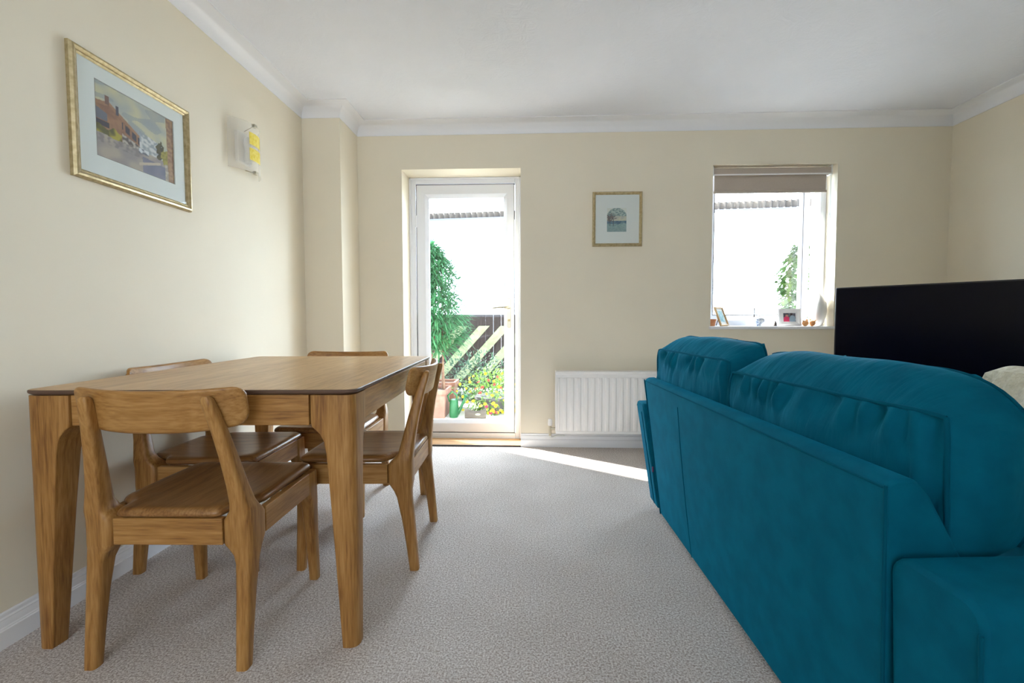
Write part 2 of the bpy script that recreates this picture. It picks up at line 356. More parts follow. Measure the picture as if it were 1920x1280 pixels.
# hinge axis at the left side of the frame, swung outwards
TH = radians(4.2); hxw, hyw = WX0+.035, VY+.072
Rm = Matrix.Translation((hxw, hyw, 0)) @ Matrix.Rotation(TH, 4, 'Z')
sa = MB(); w_ = WX1-.035-hxw
mitre_frame(sa, 0, w_, WZ0+.03, WZ1-.03, .055, w_-.052, WZ0+.085, WZ1-.085, 0, .055)
sb = sa.build('sash_rails', M['upvc'], None, bevel=.003)
sg = MB().box((.05, .025, WZ0+.08), (w_-.05, .031, WZ1-.08)).build('glass_pane', M['glass'], None)
sk = MB(); mitre_frame(sk, .052, w_-.049, WZ0+.082, WZ1-.082, .058, w_-.055, WZ0+.088, WZ1-.088, -.001, .02)
sk = sk.build('window_gasket', M['seal'], None)
COL.objects.unlink(sash); bpy.data.objects.remove(sash)
for o in (sb, sg, sk):
    o.data.transform(chain(win).inverted() @ Rm)
sb.name = 'sash'; sb.parent = win; sg.parent = sb; sk.parent = sb
MB().box((WX0-.012, BY-.022, WZ0-.022), (WX1+.0, VY+.0, WZ0)).build('window_sill', M['trim'], win, bevel=.006, world=True)

# roller blind
bl = thing('roller_blind', 'taupe roller blind nearly fully raised at the top of the window', 'blind', (1.755, 3.415, 2.0))
MB().lathe([(.001, 0), (.019, 0), (.019, .80), (.001, .80)], n=20).build('roller_tube', M['blind'], bl, smooth=40)
rt_ = bl.children[-1]; rt_.data.transform(Matrix.Translation((-.40, .0, .008)) @ Matrix.Rotation(radians(90), 4, 'Y'))
mb = MB(); mb.prism([(3.387, 1.995), (3.387, 2.034), (3.398, 2.042), (3.440, 2.042), (3.440, 2.036), (3.396, 2.030), (3.392, 1.995)], 'x', 1.335, 2.160)
mb.build('cassette', M['blind'], bl, world=True)
MB().box((1.335, 3.384, 1.988), (2.160, 3.394, 1.996)).build('cassette_trim', M['white'], bl, world=True)
MB().box((1.345, 3.410, 1.878), (2.140, 3.4115, 1.998)).build('blind_fabric', M['blind'], bl, world=True)
MB().box((1.340, 3.405, 1.864), (2.145, 3.417, 1.882)).build('bottom_rail', M['blind'], bl, bevel=.003, world=True)
for x in (1.325, 2.162): MB().box((x, 3.388, 1.985), (x+.009, 3.44, 2.055)).build('bracket', M['white'], bl, bevel=.002, world=True)
MB().tube([(2.164, 3.40, 2.0), (2.166, 3.40, 1.6), (2.168, 3.402, 1.25), (2.172, 3.404, 1.6), (2.172, 3.404, 2.0)], .0018, 6).build('bead_chain', M['mount'], bl, world=True)

# ------------------------------------------------------------------ dining table
ROT = .0417
def TBL(u, v): c, s = cos(ROT), sin(ROT); return (-.491 + u*c - v*s, 1.244 + u*s + v*c)
tx, ty = TBL(-.465, .6)
tb = thing('dining_table', 'rectangular oak dining table with rounded corners and tapering legs', 'table', (tx, ty, 0), ROT)
HW, HL = .468, .602
t = MB()
rr = [(HW-.006, HL-.006, .7365), (HW-.001, HL-.001, .7405), (HW, HL, .7425), (HW, HL, .748), (HW-.002, HL-.002, .750)]
t.loft([ring(0, 0, z, hx_, hy_, .035, 8) for hx_, hy_, z in rr])
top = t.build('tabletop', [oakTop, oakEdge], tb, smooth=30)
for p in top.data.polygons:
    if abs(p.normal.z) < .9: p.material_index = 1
def table_leg(sx, sy):
    mb = MB(); rings = []
    prof = [(.734, .128, .105), (.66, .128, .105), (.645, .126, .104), (.632, .112, .096), (.618, .100, .088), (.60, .092, .082), (.565, .086, .077), (.40, .074, .068), (.2, .062, .058), (.0, .050, .048)]
    X, Y = .463, .597
    for z, wx, wy in prof:
        r = .024; pts = []
        # rectangle from outer corner (X,Y) inwards, rounded at the outer corner, small radius elsewhere
        for (cx, cy, rad, a0) in ((X-r, Y-r, r, 0), (X-wx+.008, Y-.004, .004, 90), (X-wx+.008, Y-wy+.008, .008, 180), (X-.004, Y-wy+.008, .004, 270)):
            for k in range(5):
                a = radians(a0+90*k/4); pts.append((sx*(cx+rad*cos(a)), sy*(cy+rad*sin(a)), z))
        rings.append(pts)
    mb.loft(rings); return mb.build('leg', oakZ, tb, smooth=50)
for sx, sy in ((1, -1), (-1, -1), (1, 1), (-1, 1)): table_leg(sx, sy)
for sy in (-1, 1): MB().box((-.334, min(sy*.594, sy*.572), .648), (.334, max(sy*.594, sy*.572), .7345)).build('apron', oakX, tb, bevel=.002)
for sx in (-1, 1): MB().box((min(sx*.460, sx*.438), -.4915, .648), (max(sx*.460, sx*.438), .4915, .7345)).build('apron', oakY, tb, bevel=.002)

# ------------------------------------------------------------------ dining chairs (front is +y)
def make_chair(label):
    c = thing('dining_chair', label, 'chair', group='oak dining chairs around the table')
    # seat
    out = []
    def arc(cx, cy, r, a0, a1, n=6): return [(cx+r*cos(radians(a0+(a1-a0)*k/n)), cy+r*sin(radians(a0+(a1-a0)*k/n))) for k in range(n+1)]
    half = [(0, -.205), (.125, -.205), (.140, -.200), (.146, -.188), (.150, -.150), (.160, -.130), (.185, -.118), (.200, -.108), (.207, -.09), (.209, 0), (.209, .12)] + arc(.179, .190, .030, 0, 90) + [(0, .222)]
    outl = half + [(-x, y) for x, y in half[-2:0:-1]]
    def seat_ring(ins, z, dish=0):
        res = []
        for x, y in outl:
            fx = (1-ins/.2); fy = (1-ins/.2)
            res.append((x*fx, .01+(y-.01)*fy, z + dish*(-(1-((x*fx)/.209)**2)*.010 + .006*smooth(.05, .22, abs(y*fy)))))
        return res
    s = MB(); s.loft([seat_ring(.016, .4065), seat_ring(.004, .409), seat_ring(0, .4145), seat_ring(0, .420), seat_ring(.003, .4265), seat_ring(.010, .4315), seat_ring(.022, .4335, .6), seat_ring(.05, .4335, 1), seat_ring(.10, .4335, 1), seat_ring(.16, .4335, 1), seat_ring(.195, .4335, 1)])
    s.build('seat', oakSeat, c, smooth=45)
    # rear legs carry the backrest
    for sx in (-1, 1):
        R = [(0, .207, -.216, .0165, .017), (.10, .2065, -.206, .018, .0195), (.20, .206, -.194, .0195, .023), (.28, .205, -.182, .022, .028), (.305, .202, -.176, .026, .033), (.322, .195, -.170, .033, .040),
             (.335, .190, -.166, .039, .046), (.402, .190, -.166, .039, .046), (.415, .195, -.172, .034, .041), (.428, .199, -.180, .029, .034), (.45, .198, -.188, .0245, .028), (.50, .191, -.197, .021, .024), (.58, .181, -.214, .0185, .020), (.66, .170, -.234, .0165, .017), (.72, .161, -.252, .0145, .0145), (.742, .158, -.259, .013, .012), (.750, .157, -.261, .007, .007)]
        mb = MB(); mb.loft([ring(sx*x, y, z, hx_, hy_, min(hx_, hy_)*.55, 3) for z, x, y, hx_, hy_ in R]); mb.build('leg', oakZ, c, smooth=50)
    for sx in (-1, 1):
        R = [(0, .209, .214, .0155, .016), (.15, .206, .206, .018, .019), (.27, .203, .199, .0215, .023), (.300, .201, .197, .024, .025), (.320, .196, .192, .029, .029), (.333, .192, .189, .033, .032), (.402, .190, .187, .034, .032), (.4045, .190, .187, .033, .031)]
        mb = MB(); mb.loft([ring(sx*x, y, z, hx_, hy_, .009, 3) for z, x, y, hx_, hy_ in R]); mb.build('leg', oakZ, c, smooth=50)
    MB().box((-.157, .196, .333), (.157, .216, .4065)).build('seat_rail', oakX, c, bevel=.002)
    MB().box((-.150, -.204, .333), (.150, -.184, .4065)).build('seat_rail', oakX, c, bevel=.002)
    for sx in (-1, 1): MB().box((min(sx*.204, sx*.224), -.121, .333), (max(sx*.204, sx*.224), .156, .4065)).build('seat_rail', oakY, c, bevel=.002)
    # backrest
    b_ = MB(); rings = []; Wb = .229
    for i in range(33):
        u = -1 + 2*i/32; x = Wb*sin(u*pi/2) if abs(u) > .0 else 0
        a = abs(x)/Wb
        e = max(0, (abs(x)-(Wb-.030))/.030); rc = 1-sqrt(max(0, 1-min(1, e)**2))
        zt = .764 + .008*a*a - .026*rc; zb = .648 + .020*a**3 + .034*rc
        yc = -.250 + .046*a*a; th = .0105*(1-.25*a)*(1-.5*rc)
        cz = (zt+zb)/2; hz = (zt-zb)/2; lean = .012
        rings.append([(x, yc + py - lean*(pz/ .058), cz+pz) for py, pz in rrect(th, hz, th*.9, 4)])
    b_.loft(rings); b_.build('backrest', oakX, c, smooth=50)
    return c
ch = make_chair('oak dining chair at the near end of the table, curved back towards the camera')
ch.location = (-.991, 1.375, 0); ch.rotation_euler = (0, 0, .030)
c2 = copy_tree(ch); c2['label'] = 'oak dining chair on the open carpet side of the table, facing the left wall'
c2.location = (-.660, 1.868, 0); c2.rotation_euler = (0, 0, radians(92.0))
c3 = copy_tree(ch); c3['label'] = 'oak dining chair pushed in between the table and the left wall'
c3.location = (-1.258, 1.822, 0); c3.rotation_euler = (0, 0, radians(-87.5))
c4 = copy_tree(ch); c4['label'] = 'oak dining chair at the far end of the table near the corner pillar'
c4.location = (-1.025, 2.318, 0); c4.rotation_euler = (0, 0, radians(181.5))

# ------------------------------------------------------------------ sofa
so = thing('sofa', 'teal velvet two seat sofa with its back to the dining table', 'sofa', (1.05, 1.47, 0))
# back frame: outer face corners taken around the piece (leaning slightly outward at the top)
def lerp(a, b, t_): return tuple(a[i]+(b[i]-a[i])*t_ for i in range(len(a)))
NB, NT, FB, FT = (.627, .795, .042), (.600, .775, .664), (.611, 2.100, .042), (.542, 2.150, .664)
def backpt(t_, k): # t along length, k up 0..1
    return lerp(lerp(NB, FB, t_), lerp(NT, FT, t_), k)
mb = MB(); rings = []
for i in range(25):
    t_ = i/24; pts = []
    for k in (0, .06, .2, .4, .6, .8, .93, .985): 
        p = backpt(t_, k); b_ = .006*sin(pi*t_)*sin(pi*k); pts.append((p[0]-b_, p[1], p[2]))
    p = backpt(t_, 1); w = .075
    pts += [(p[0]+.004, p[1], p[2]+.002), (p[0]+.018, p[1], p[2]+.010), (p[0]+.045, p[1], p[2]+.012), (p[0]+w-.02, p[1], p[2]+.004), (p[0]+w, p[1], p[2]-.02)]
    q = backpt(t_, 0); pts += [(q[0]+.20, q[1], .38), (q[0]+.22, q[1], .20), (q[0]+.22, q[1], .042)]
    rings.append(pts)
mb.loft(rings); bk = mb.build('back_frame', M['teal'], so, smooth=35, world=True, bevel=.006)
# seams and piping on the back
def pipe(name, pts, r, parent, m='tealpipe'): return MB().tube(pts, r, 8).build(name, M[m], parent, smooth=60, world=True)
pipe('piping', [lerp(backpt(i/20, .985), backpt(i/20, 1), .5) for i in range(21)], .0028, bk)
pipe('piping', [(backpt(.0, k/10)[0]-.001, backpt(0, k/10)[1], backpt(0, k/10)[2]) for k in range(11)], .003, bk)
pipe('piping', [(backpt(1, k/10)[0]-.001, backpt(1, k/10)[1], backpt(1, k/10)[2]) for k in range(11)], .003, bk)
ts = .70
pipe('seam', [(backpt(ts, k/12)[0]-.0062*sin(pi*ts)*sin(pi*k/12)-.0005, backpt(ts, k/12)[1], backpt(ts, k/12)[2]) for k in range(12)], .0013, bk)
# arms
def arm(y0, y1, x0a, x0b, zt, name='arm'):
    """x0a/x0b: rear x at the bottom and the top"""
    mb = MB(); rings = []
    for i in range(9):
        t_ = i/8; x_top = x0b; 
        L_ = 1.52-x0b
        x = x0b + t_*L_
        xb = x0a + t_*(1.52-x0a)
        zz = zt + .012*sin(pi*t_)
        r = .035; hy = (y1-y0)/2; cy = (y0+y1)/2; prof = []
        prof += [(xb, y0+.004, .042), (xb, y1-.004, .042)]
        for (yc, zc_, a0) in ((y1-r, zz-r, 0), (y0+r, zz-r, 90)):
            for k in range(6):
                a = radians(a0+90*k/5); prof.append((x, yc+r*cos(a), zc_+r*sin(a)))
        rings.append(prof)
    mb.loft(rings); return mb.build(name, M['teal'], so, smooth=40, world=True, bevel=.008)
a1 = arm(2.152, 2.290, .612, .538, .545)
a2 = arm(.615, .776, .630, .612, .553)
pipe('piping', [(.536, 2.156, z) for z in (.52,)] and [(.612-.074*(z-.042)/.5-.0015, 2.205, z) for z in (.05, .2, .35, .5)], .002, a1)
pipe('piping', [(.629-.017*(z-.042)/.5-.003, .6175, z) for z in (.05, .2, .35, .515)], .003, a2)
# brand-free side tag: small dark label sewn in the seam
MB().box((.583, 2.148, .222), (.589, 2.158, .246)).build('care_tag', mat('plum_tag', (.10,.03,.10,1), .7), so, world=True)
# seat base and front
MB().box((.80, .776, .06), (1.50, 2.152, .30)).build('seat_base', M['teal'], so, bevel=.02, world=True)
def cushion(name, c, d, seed, ax, parent=None, nseg=26, wr=.006, bulge=(.05, .03, .05), m='teal', rnd=.16, shape=None, loops=True, near_round=.0):
    """box cushion: d = half sizes along local axes ax (3 vectors: thickness, length, height)"""
    A = [Vector(a).normalized() for a in ax]; C_ = Vector(c); mb = MB()
    def place(p, q=None):
        u, v, w = p
        # round the corners of the outline in the length/height plane
        k = max(0, abs(v)-.80)/.2; kk = max(0, abs(w)-.70)/.3
        vv = v*(1-.025*kk*kk); ww = w*(1-.05*k*k)
        if v < -.55 and near_round: kn_ = (-v-.55)/.45; ww -= near_round*kn_*kn_*max(0, w)*1.6*(.5+.5*u) if w > 0 else 0
        vv2 = vv; 
        U = u*d[0]*(1 - .10*(abs(v)**6) - .08*abs(w)**6) + (bulge[0]*(1-v*v)*(1-w*w)*u)
        V = vv2*d[1] + bulge[1]*(1-u*u)*(1-w*w)*v
        Wd = ww*d[2] + bulge[2]*(1-u*u)*(1-v**4)*w
        pos = Vector((U, V, Wd))
        # gathers near the piping
        edge = min(1-abs(w), (1-abs(v))*d[1]/d[2], 1) 
        edge = min(edge, 1)
        g = exp(-((edge-.16)/.22)**2)*smooth(0, .05, edge)
        s1 = V if abs(w) > abs(v) else Wd
        nz = noise.noise(Vector((V*9+seed*3, Wd*4, seed*7.1)))
        ridge = sin(V*95 + nz*7 + seed) + .6*sin(V*47 + nz*5 + seed*2 + Wd*30)
        amp = wr*g*ridge + wr*1.6*(noise.noise(Vector((V*5.5+seed, Wd*5.5, U*4+seed)))*(.35+.65*min(1, edge*3)))
        dirn = Vector((u*abs(u)**3, v*abs(v)**7*.4, w*abs(w)**7*.9)); 
        if dirn.length > 1e-6: dirn.normalize()
        pos += dirn*amp
        if shape: pos = shape(pos)
        return C_ + A[0]*pos.x + A[1]*pos.y + A[2]*pos.z
    n = nseg
    nv = int(n*2.2)
    def r_(a): return -1+2*a
    for sgn in (-1, 1):
        mb.grid(lambda a, b: tuple(place((sgn, r_(a), r_(b)))), nv, n)
        mb.grid(lambda a, b: tuple(place((r_(b), r_(a), sgn))), nv, 10)
        mb.grid(lambda a, b: tuple(place((r_(b), sgn, r_(a)))), n, 10)
    o = mb.build(name, M[m], parent, world=parent is not None, fix=False)
    bm = bmesh.new(); bm.from_mesh(o.data); bmesh.ops.remove_doubles(bm, verts=bm.verts, dist=1e-5); bmesh.ops.recalc_face_normals(bm, faces=bm.faces); bm.to_mesh(o.data); bm.free()
    for p in o.data.polygons: p.use_smooth = True
    if loops:
        for sgn in (-1, 1):
            pts = []
            K = 40
            for k in range(K): pts.append(place((sgn, -1+2*k/K, 1)))
            for k in range(K//2): pts.append(place((sgn, 1, 1-2*k/(K//2))))
            for k in range(K): pts.append(place((sgn, 1-2*k/K, -1)))
            for k in range(K//2+1): pts.append(place((sgn, -1, -1+2*k/(K//2))))
            MB().tube(pts, .0042, 6, caps=False).build('piping', M['tealpipe'], o, smooth=60, world=True)
    return o
TILT = radians(28)
ax = ((cos(TILT), 0, sin(TILT)*.9), (0, 1, 0), (-sin(TILT)*-.55, 0, 1))
def cush_axes(tilt, lean, yaw=0):
    # thickness axis rises towards the front; height axis leans back
    f_ = Vector((cos(yaw), -sin(yaw), 0)); ll = Vector((sin(yaw), cos(yaw), 0))
    th = f_*cos(tilt) + Vector((0, 0, sin(tilt))); hh = -f_*sin(lean) + Vector((0, 0, cos(lean)))
    return th, ll, hh
A_ = cush_axes(radians(24), radians(2), radians(-5))
cushion('back_cushion', (.702, 1.850, .688), (.080, .320, .150), 1.3, A_, so, wr=.011, bulge=(.03, .025, .03), nseg=34, m='tealsoft')
cushion('back_cushion', (.758, 1.150, .660), (.088, .352, .150), 4.7, A_, so, wr=.012, bulge=(.03, .03, .035), near_round=.20, nseg=34, m='tealsoft')
# seat cushions
for i, yc in enumerate((1.122, 1.806)):
    cushion('seat_cushion', (1.20, yc, .385), (.075, .335, .33), 2.2+i, ((0,0,1), (0,1,0), (1,0,0)), so, nseg=12, bulge=(.03, .01, .02), wr=.003)
for x, y in ((.665, 1.93), (.665, .70), (1.45, 2.22), (1.45, .70)):
    MB().lathe([(.016, 0), (.022, .045), (.022, .07)], (x, y, 0), 12).build('foot', M['dark'], so, smooth=40, world=True)

# cream cushion leaning on the near arm
kn = cushion('scatter_cushion', (1.115, 1.000, .650), (.022, .18, .18), 9.1, cush_axes(radians(18), radians(-14)), None, nseg=24, bulge=(.075, .0, .0), m='cream', wr=.006, loops=False)
tag(kn, 'fluffy cream cushion peeping over the near end of the teal sofa', 'cushion')

# ------------------------------------------------------------------ television
tl = Vector((1.963, 3.0, 0)); td = Vector((.663, -.748, 0)); tn = Vector((-.748, -.663, 0)); TW = 1.20
tvc = tl + td*TW/2
tvang = math.atan2(td.y, td.x)
st = thing('tv_cabinet', 'low dark cabinet standing under the television', 'cabinet', (tvc.x+.17*.748, tvc.y+.17*.663, 0), tvang)
MB().box((-.55, -.16, .06), (.55, .16, .42)).build('body', M['dark'], st, bevel=.004)
for x0 in (-.54, .005): 
    d_ = MB().box((x0, -.176, .08), (x0+.535, -.160, .40)).build('door', M['dark'], st, bevel=.003)
    MB().tube([(x0+.27-.05, -.19, .24), (x0+.27+.05, -.19, .24)], .005, 8).build('handle', M['chrome'], d_)
for sx in (-.5, .5):
    for sy in (-.13, .13): MB().box((sx-.02, sy-.02, 0), (sx+.02, sy+.02, .06)).build('leg', M['dark'], st)
tv = thing('television', 'large black flat screen television angled across the right corner', 'television', (tvc.x, tvc.y, .42), tvang)
MB().box((-TW/2, .0, .035), (TW/2, .028, .728)).build('bezel', M['tvb'], tv, bevel=.003)
MB().box((-TW/2+.008, -.0015, .048), (TW/2-.008, .004, .720)).build('screen', M['tv'], tv)
MB().box((-.35, .028, .08), (.35, .065, .45)).build('rear_housing', M['tvb'], tv, bevel=.01)
for sx in (-.42, .42): MB().prism([(-.11, 0), (.13, 0), (.13, .006), (.02, .04), (0, .04), (-.11, .006)], 'x', sx-.012, sx+.012).build('stand_foot', M['tvb'], tv)

# ------------------------------------------------------------------ radiator
ra = thing('radiator', 'white ribbed panel radiator mounted under the small framed print', 'radiator', (.75, 3.30, .116))
RL, RR, RZ0, RZ1, RF = .190, 1.330, .118, .575, 3.275
def rib(u, v):
    x = RL+.014+(RR-RL-.028)*u; z = RZ0+.020+(RZ1-.022-RZ0-.045)*v
    ph = ((x-RL-.04)/.0508) % 1; g = .5-.5*cos(2*pi*ph); g = smooth(.25, .75, g)
    e = smooth(0, .07, v)*smooth(0, .05, 1-v)*smooth(0, .01, u)*smooth(0, .01, 1-u)
    return (x, RF - .010*g*e, z)
mb = MB(); mb.grid(rib, 340, 24); mb.build('front_panel', M['white'], ra, world=True, smooth=60, fix=False)
mb = MB(); mitre_frame(mb, RL, RR, RZ0, RZ1-.020, RL+.014, RR-.014, RZ0+.020, RZ1-.047, RF-.004, RF+.012, RF)
mb.build('panel_rim', M['white'], ra, bevel=.002, world=True)
MB().box((RL, RF+.004, RZ0+.004), (RR, RF+.050, RZ1-.024)).build('rear_panel', M['white'], ra, bevel=.003, world=True)
MB().box((RL-.003, RF-.008, RZ1-.022), (RR+.003, RF+.070, RZ1)).build('top_grille', M['white'], ra, bevel=.004, world=True)
MB().box((RL-.003, RF-.002, RZ0+.02), (RL, RF+.066, RZ1-.02)).build('side_panel', M['white'], ra, world=True)
for x in (.4, 1.15): MB().box((x, RF+.050, .2), (x+.03, BY-.001, .5)).build('bracket', M['white'], ra, world=True)
vb = MB().tube([(.150, 3.300, .150), (RL+.005, 3.300, .150)], .009, 12).build('valve', M['chrome'], ra, smooth=50, world=True)
MB().tube([(.150, 3.300, .100), (.150, 3.300, .175)], .010, 12).build('valve_body', M['chrome'], vb, smooth=50, world=True)
MB().lathe([(.010, 0), (.016, .003), (.0165, .03), (.013, .050), (.002, .053)], (.150, 3.300, .172), 16).build('valve_head', M['white'], vb, smooth=50, world=True)
MB().tube([(.150, 3.300, .102), (.150, 3.302, .088), (.165, 3.315, .082), (.2, 3.340, .088), (.26, 3.350, .085)], .006, 10).build('pipe', M['mount'], ra, smooth=50, world=True)

# ------------------------------------------------------------------ pictures
def fbm(x, y, s=1, seed=0):
    return noise.noise(Vector((x*s+seed, y*s-seed, seed*1.7)))
def mixc(a, b, t_): return tuple(a[i]+(b[i]-a[i])*max(0, min(1, t_)) for i in range(3))
def street(u, v):
    n = fbm(u, v, 7, 1); n2 = fbm(u, v, 24, 4); c = mixc((168,172,170), (196,192,160), .5+n)
    if fbm(u*.7, v*1.4, 5, 9) > .15: c = mixc(c, (146,152,160), .6)
    # far terraces
    if .50 < u < .82 and .28 < v < .60-.25*(u-.5): c = mixc((150,156,164), (205,205,205), .5+2*n2)
    # long gabled house on the left, receding
    rt2 = .80 - .75*max(0, u-.14) if u > .14 else .74 + .2*u
    if u < .52 and v < rt2 and v > .30: 
        c = mixc((158,120,92), (134,98,80), .5+n+n2*.6)
        if v > rt2-.05: c = mixc(c, (170,132,100), .5)
        if .30 < u < .52 and .50 < v-.0 + (u-.3)*.55 < .60 and int(u*38) % 3 != 0: c = (70,68,78)
        if .30 < u < .52 and v + (u-.3)*.35 < .44: c = mixc((96,86,86), (180,170,160), .5+3*n2)
        if u < .14 and .50 < v < .66-.9*u*.4: c = mixc((140,146,160), (110,112,124), v*2)
        if u < .16 and .42 < v < .50: c = (64,62,72)
    if (.115 < u < .165 and .74 < v < .85) or (.235 < u < .27 and .66 < v < .78): c = (120,92,84) if u < .2 else (80,78,90)
    if u < .30 and .30 < v < .42+.06*fbm(u, 0, 12, 3): c = mixc((92,88,48), (168,156,60), .5+1.5*fbm(u, v, 14, 6)+ (.3 if u > .15 else -.2))
    # road
    if v < .30 + .03*(1-u) - .02*fbm(u, 0, 8, 2) or (u > .5 and v < .30):
        c = mixc((172,160,148), (150,142,142), .5+n*1.4)
        if v > .20 and u < .55: c = mixc(c, (132,126,126), .5+n2*2)
        if u > .55 and v < .24-.1*(u-.55) and u < .92: c = mixc((130,130,148), (112,112,132), .5+n)
        if abs((v-.16) - .42*(u-.62)) < .02 and .5 < u < .8: c = (190,176,160)
    if .50 < u < .64 and .27 < v < .34: c = mixc((210,212,216), (100,102,116), .5+3*n2)
    # trees at the right, wall at the edge
    if (u-.80)**2/.0036 + (v-.42)**2/.018 < 1+n2: c = mixc((66,64,50), (86,80,56), .5+n2*2)
    if (u-.87)**2/.0035 + (v-.36)**2/.013 < 1+n2: c = mixc((134,128,62), (160,150,78), .5+n2*2)
    if u > .90 + .02*(.5-v): c = mixc((166,134,104), (140,108,88), .5+n2*2+n)
    elif u > .86 and v < .26: c = mixc((190,180,164), (160,150,140), .5+n2*2)
    return c
def frame_picture(name, label, O, U, V, Nn, w, h, fw_, depth, mat_in, img, painter, nu, nv, arch=False):
    """O: lower left corner on the wall; U,V unit vectors; Nn out of the wall"""
    O, U, V, Nn = map(Vector, (O, U, V, Nn))
    P = lambda a, b, d: tuple(O+U*a+V*b+Nn*d)
    t = thing(name, label, 'picture', tuple(O+U*w/2))
    prof = [(0, 0), (0, depth*.55), (fw_*.18, depth*.92), (fw_*.38, depth), (fw_*.62, depth*.80), (fw_*.70, depth*.60), (fw_*.78, depth*.66), (fw_*.86, depth*.60), (fw_, depth*.42), (fw_, 0)]
    cor = [(0, 0, 1, 1), (w, 0, -1, 1), (w, h, -1, -1), (0, h, 1, -1)]
    mb = MB(); mb.loft([[P(cx+sx*o, cy+sy*o, d) for o, d in prof] for cx, cy, sx, sy in cor+cor[:1]], caps=False)
    f = mb.build('picture_frame', M['gold'], t, world=True, smooth=30)
    mb = MB(); a, b, c_, d_ = mat_in, mat_in, w-mat_in, h-mat_in
    x0, y0, x1, y1 = img
    rings = []; md = depth*.42
    for (p, q) in (((fw_*.9, fw_*.9), (x0, y0)), ((w-fw_*.9, fw_*.9), (x1, y0)), ((w-fw_*.9, h-fw_*.9), (x1, y1)), ((fw_*.9, h-fw_*.9), (x0, y1)), ((fw_*.9, fw_*.9), (x0, y0))):
        rings.append([P(p[0], p[1], md-.006), P(p[0], p[1], md-.001), P(q[0], q[1], md-.001), P(q[0], q[1], md-.006)])
    mb.loft(rings, caps=False); mb.build('mount_board', M['mount'], t, world=True)
    pr = paint_plane('painting', lambda u, v: P(x0-.002+(x1-x0+.004)*u, y0-.002+(y1-y0+.004)*v, md-.004), nu, nv, painter, t, world=True)
    mb = MB(); e = .0016
    for (ax0, ay0, ax1, ay1) in ((x0-e, y0-e, x1+e, y0), (x0-e, y1, x1+e, y1+e), (x0-e, y0, x0, y1), (x1, y0, x1+e, y1)):
        if not arch:
            mb.add([P(ax0, ay0, md-.0007), P(ax1, ay0, md-.0007), P(ax1, ay1, md-.0007), P(ax0, ay1, md-.0007)], [(0,1,2,3)])
    if not arch: mb.build('mount_line', mat('ink_line', (.20,.19,.17,1), .8), t, world=True)
    MB().add([P(fw_*.9, fw_*.9, md+.002), P(w-fw_*.9, fw_*.9, md+.002), P(w-fw_*.9, h-fw_*.9, md+.002), P(fw_*.9, h-fw_*.9, md+.002)], [(0,1,2,3)]).build('picture_glass', M['glass'], t, world=True)
    return t
frame_picture('wall_picture', 'large gold framed street watercolour hanging on the left wall', (LX, 1.478, 1.430), (0,1,0), (0,0,1), (1,0,0),
              .528, .443, .030, .022, .03, (.092, .100, .442, .362), street, 150, 112)
def winter(u, v):
    n = fbm(u, v, 8, 3); n2 = fbm(u*1.0, v*2.5, 12, 5)
    # arched top: outside the arch is paper
    r = .5; yy = .62
    if v > yy and ((u-.5)/.5)**2 + ((v-yy)/.38)**2 > 1: return (214,216,208)
    if v > .66: c = mixc((120,140,142), (176,190,184), .5+2*n2)
    elif v > .47: c = mixc((200,196,172), (176,176,170), (v-.47)/.2+n)
    elif v > .36+.05*fbm(u, 0, 6, 8): c = mixc((84,112,134), (112,138,150), .5+2*n2)
    else: c = mixc((150,172,172), (128,156,158), .5+2*n2)
    if v < .2: c = mixc(c, (140,160,164), .4)
    if ((u-.20)/.24)**2 + ((v-.60)/.14)**2 < 1+2*n2: c = mixc((92,84,88), (128,116,112), .5+2*n2)
    if .26 < v < .52 and (abs(u-.17) < .014 or abs(u-.34) < .014): c = (74,76,84)
    return c
frame_picture('wall_picture', 'small gold framed arched winter landscape hanging above the radiator', (.457, BY, 1.480), (1,0,0), (0,0,1), (0,-1,0),
              .358, .392, .022, .020, .02, (.105, .105, .245, .275), winter, 70, 84, arch=True)

# ------------------------------------------------------------------ wall lamp
wl = thing('wall_lamp', 'bowed frosted glass wall light with two yellow squares on the left wall', 'wall lamp', (LX, 2.41, 1.85))
LYc, LZ0, LZ1, LD = 2.395, 1.722, 1.975, .062
fg = mat('frosted_glass', (.82,.80,.74,1), .35); fg.node_tree.nodes['Principled BSDF'].inputs['Alpha'].default_value = .26
yg = noise_mat('yellow_enamel_glass', (.80,.62,.05,1), (.92,.78,.20,1), 60, .35)
def bow(a, z, off=0.0):      # a in -1..1 over the chord
    y = LYc + .13*a; x = LX + .012 + LD*(1-a*a) + off
    return (x, y, z)
mb = MB(); ng = 28
rings = [[bow(-1+2*i/ng, LZ0), bow(-1+2*i/ng, LZ1), bow(-1+2*i/ng, LZ1, .004), bow(-1+2*i/ng, LZ0, .004)] for i in range(ng+1)]
mb.loft(rings); mb.build('glass_shade', fg, wl, smooth=40, world=True)
for z0 in (1.865, 1.785):
    mb = MB(); mb.loft([[bow(-.32+.72*i/8, z0, .0045), bow(-.32+.72*i/8, z0+.062, .0045), bow(-.32+.72*i/8, z0+.062, .006), bow(-.32+.72*i/8, z0, .006)] for i in range(9)])
    mb.build('yellow_square', yg, wl, smooth=40, world=True)
MB().box((LX, LYc-.055, 1.775), (LX+.020, LYc+.055, 1.935)).build('backplate', M['white'], wl, bevel=.004, world=True)
MB().tube([(LX+.038, LYc, 1.78), (LX+.038, LYc, 1.83)], .018, 14).build('lamp_holder', M['mount'], wl, smooth=40, world=True)
MB().lathe([(.012, 0), (.016, .02), (.022, .05), (.018, .075), (.004, .088)], (LX+.038, LYc, 1.828), 16).build('bulb', M['white'], wl, smooth=60, world=True)
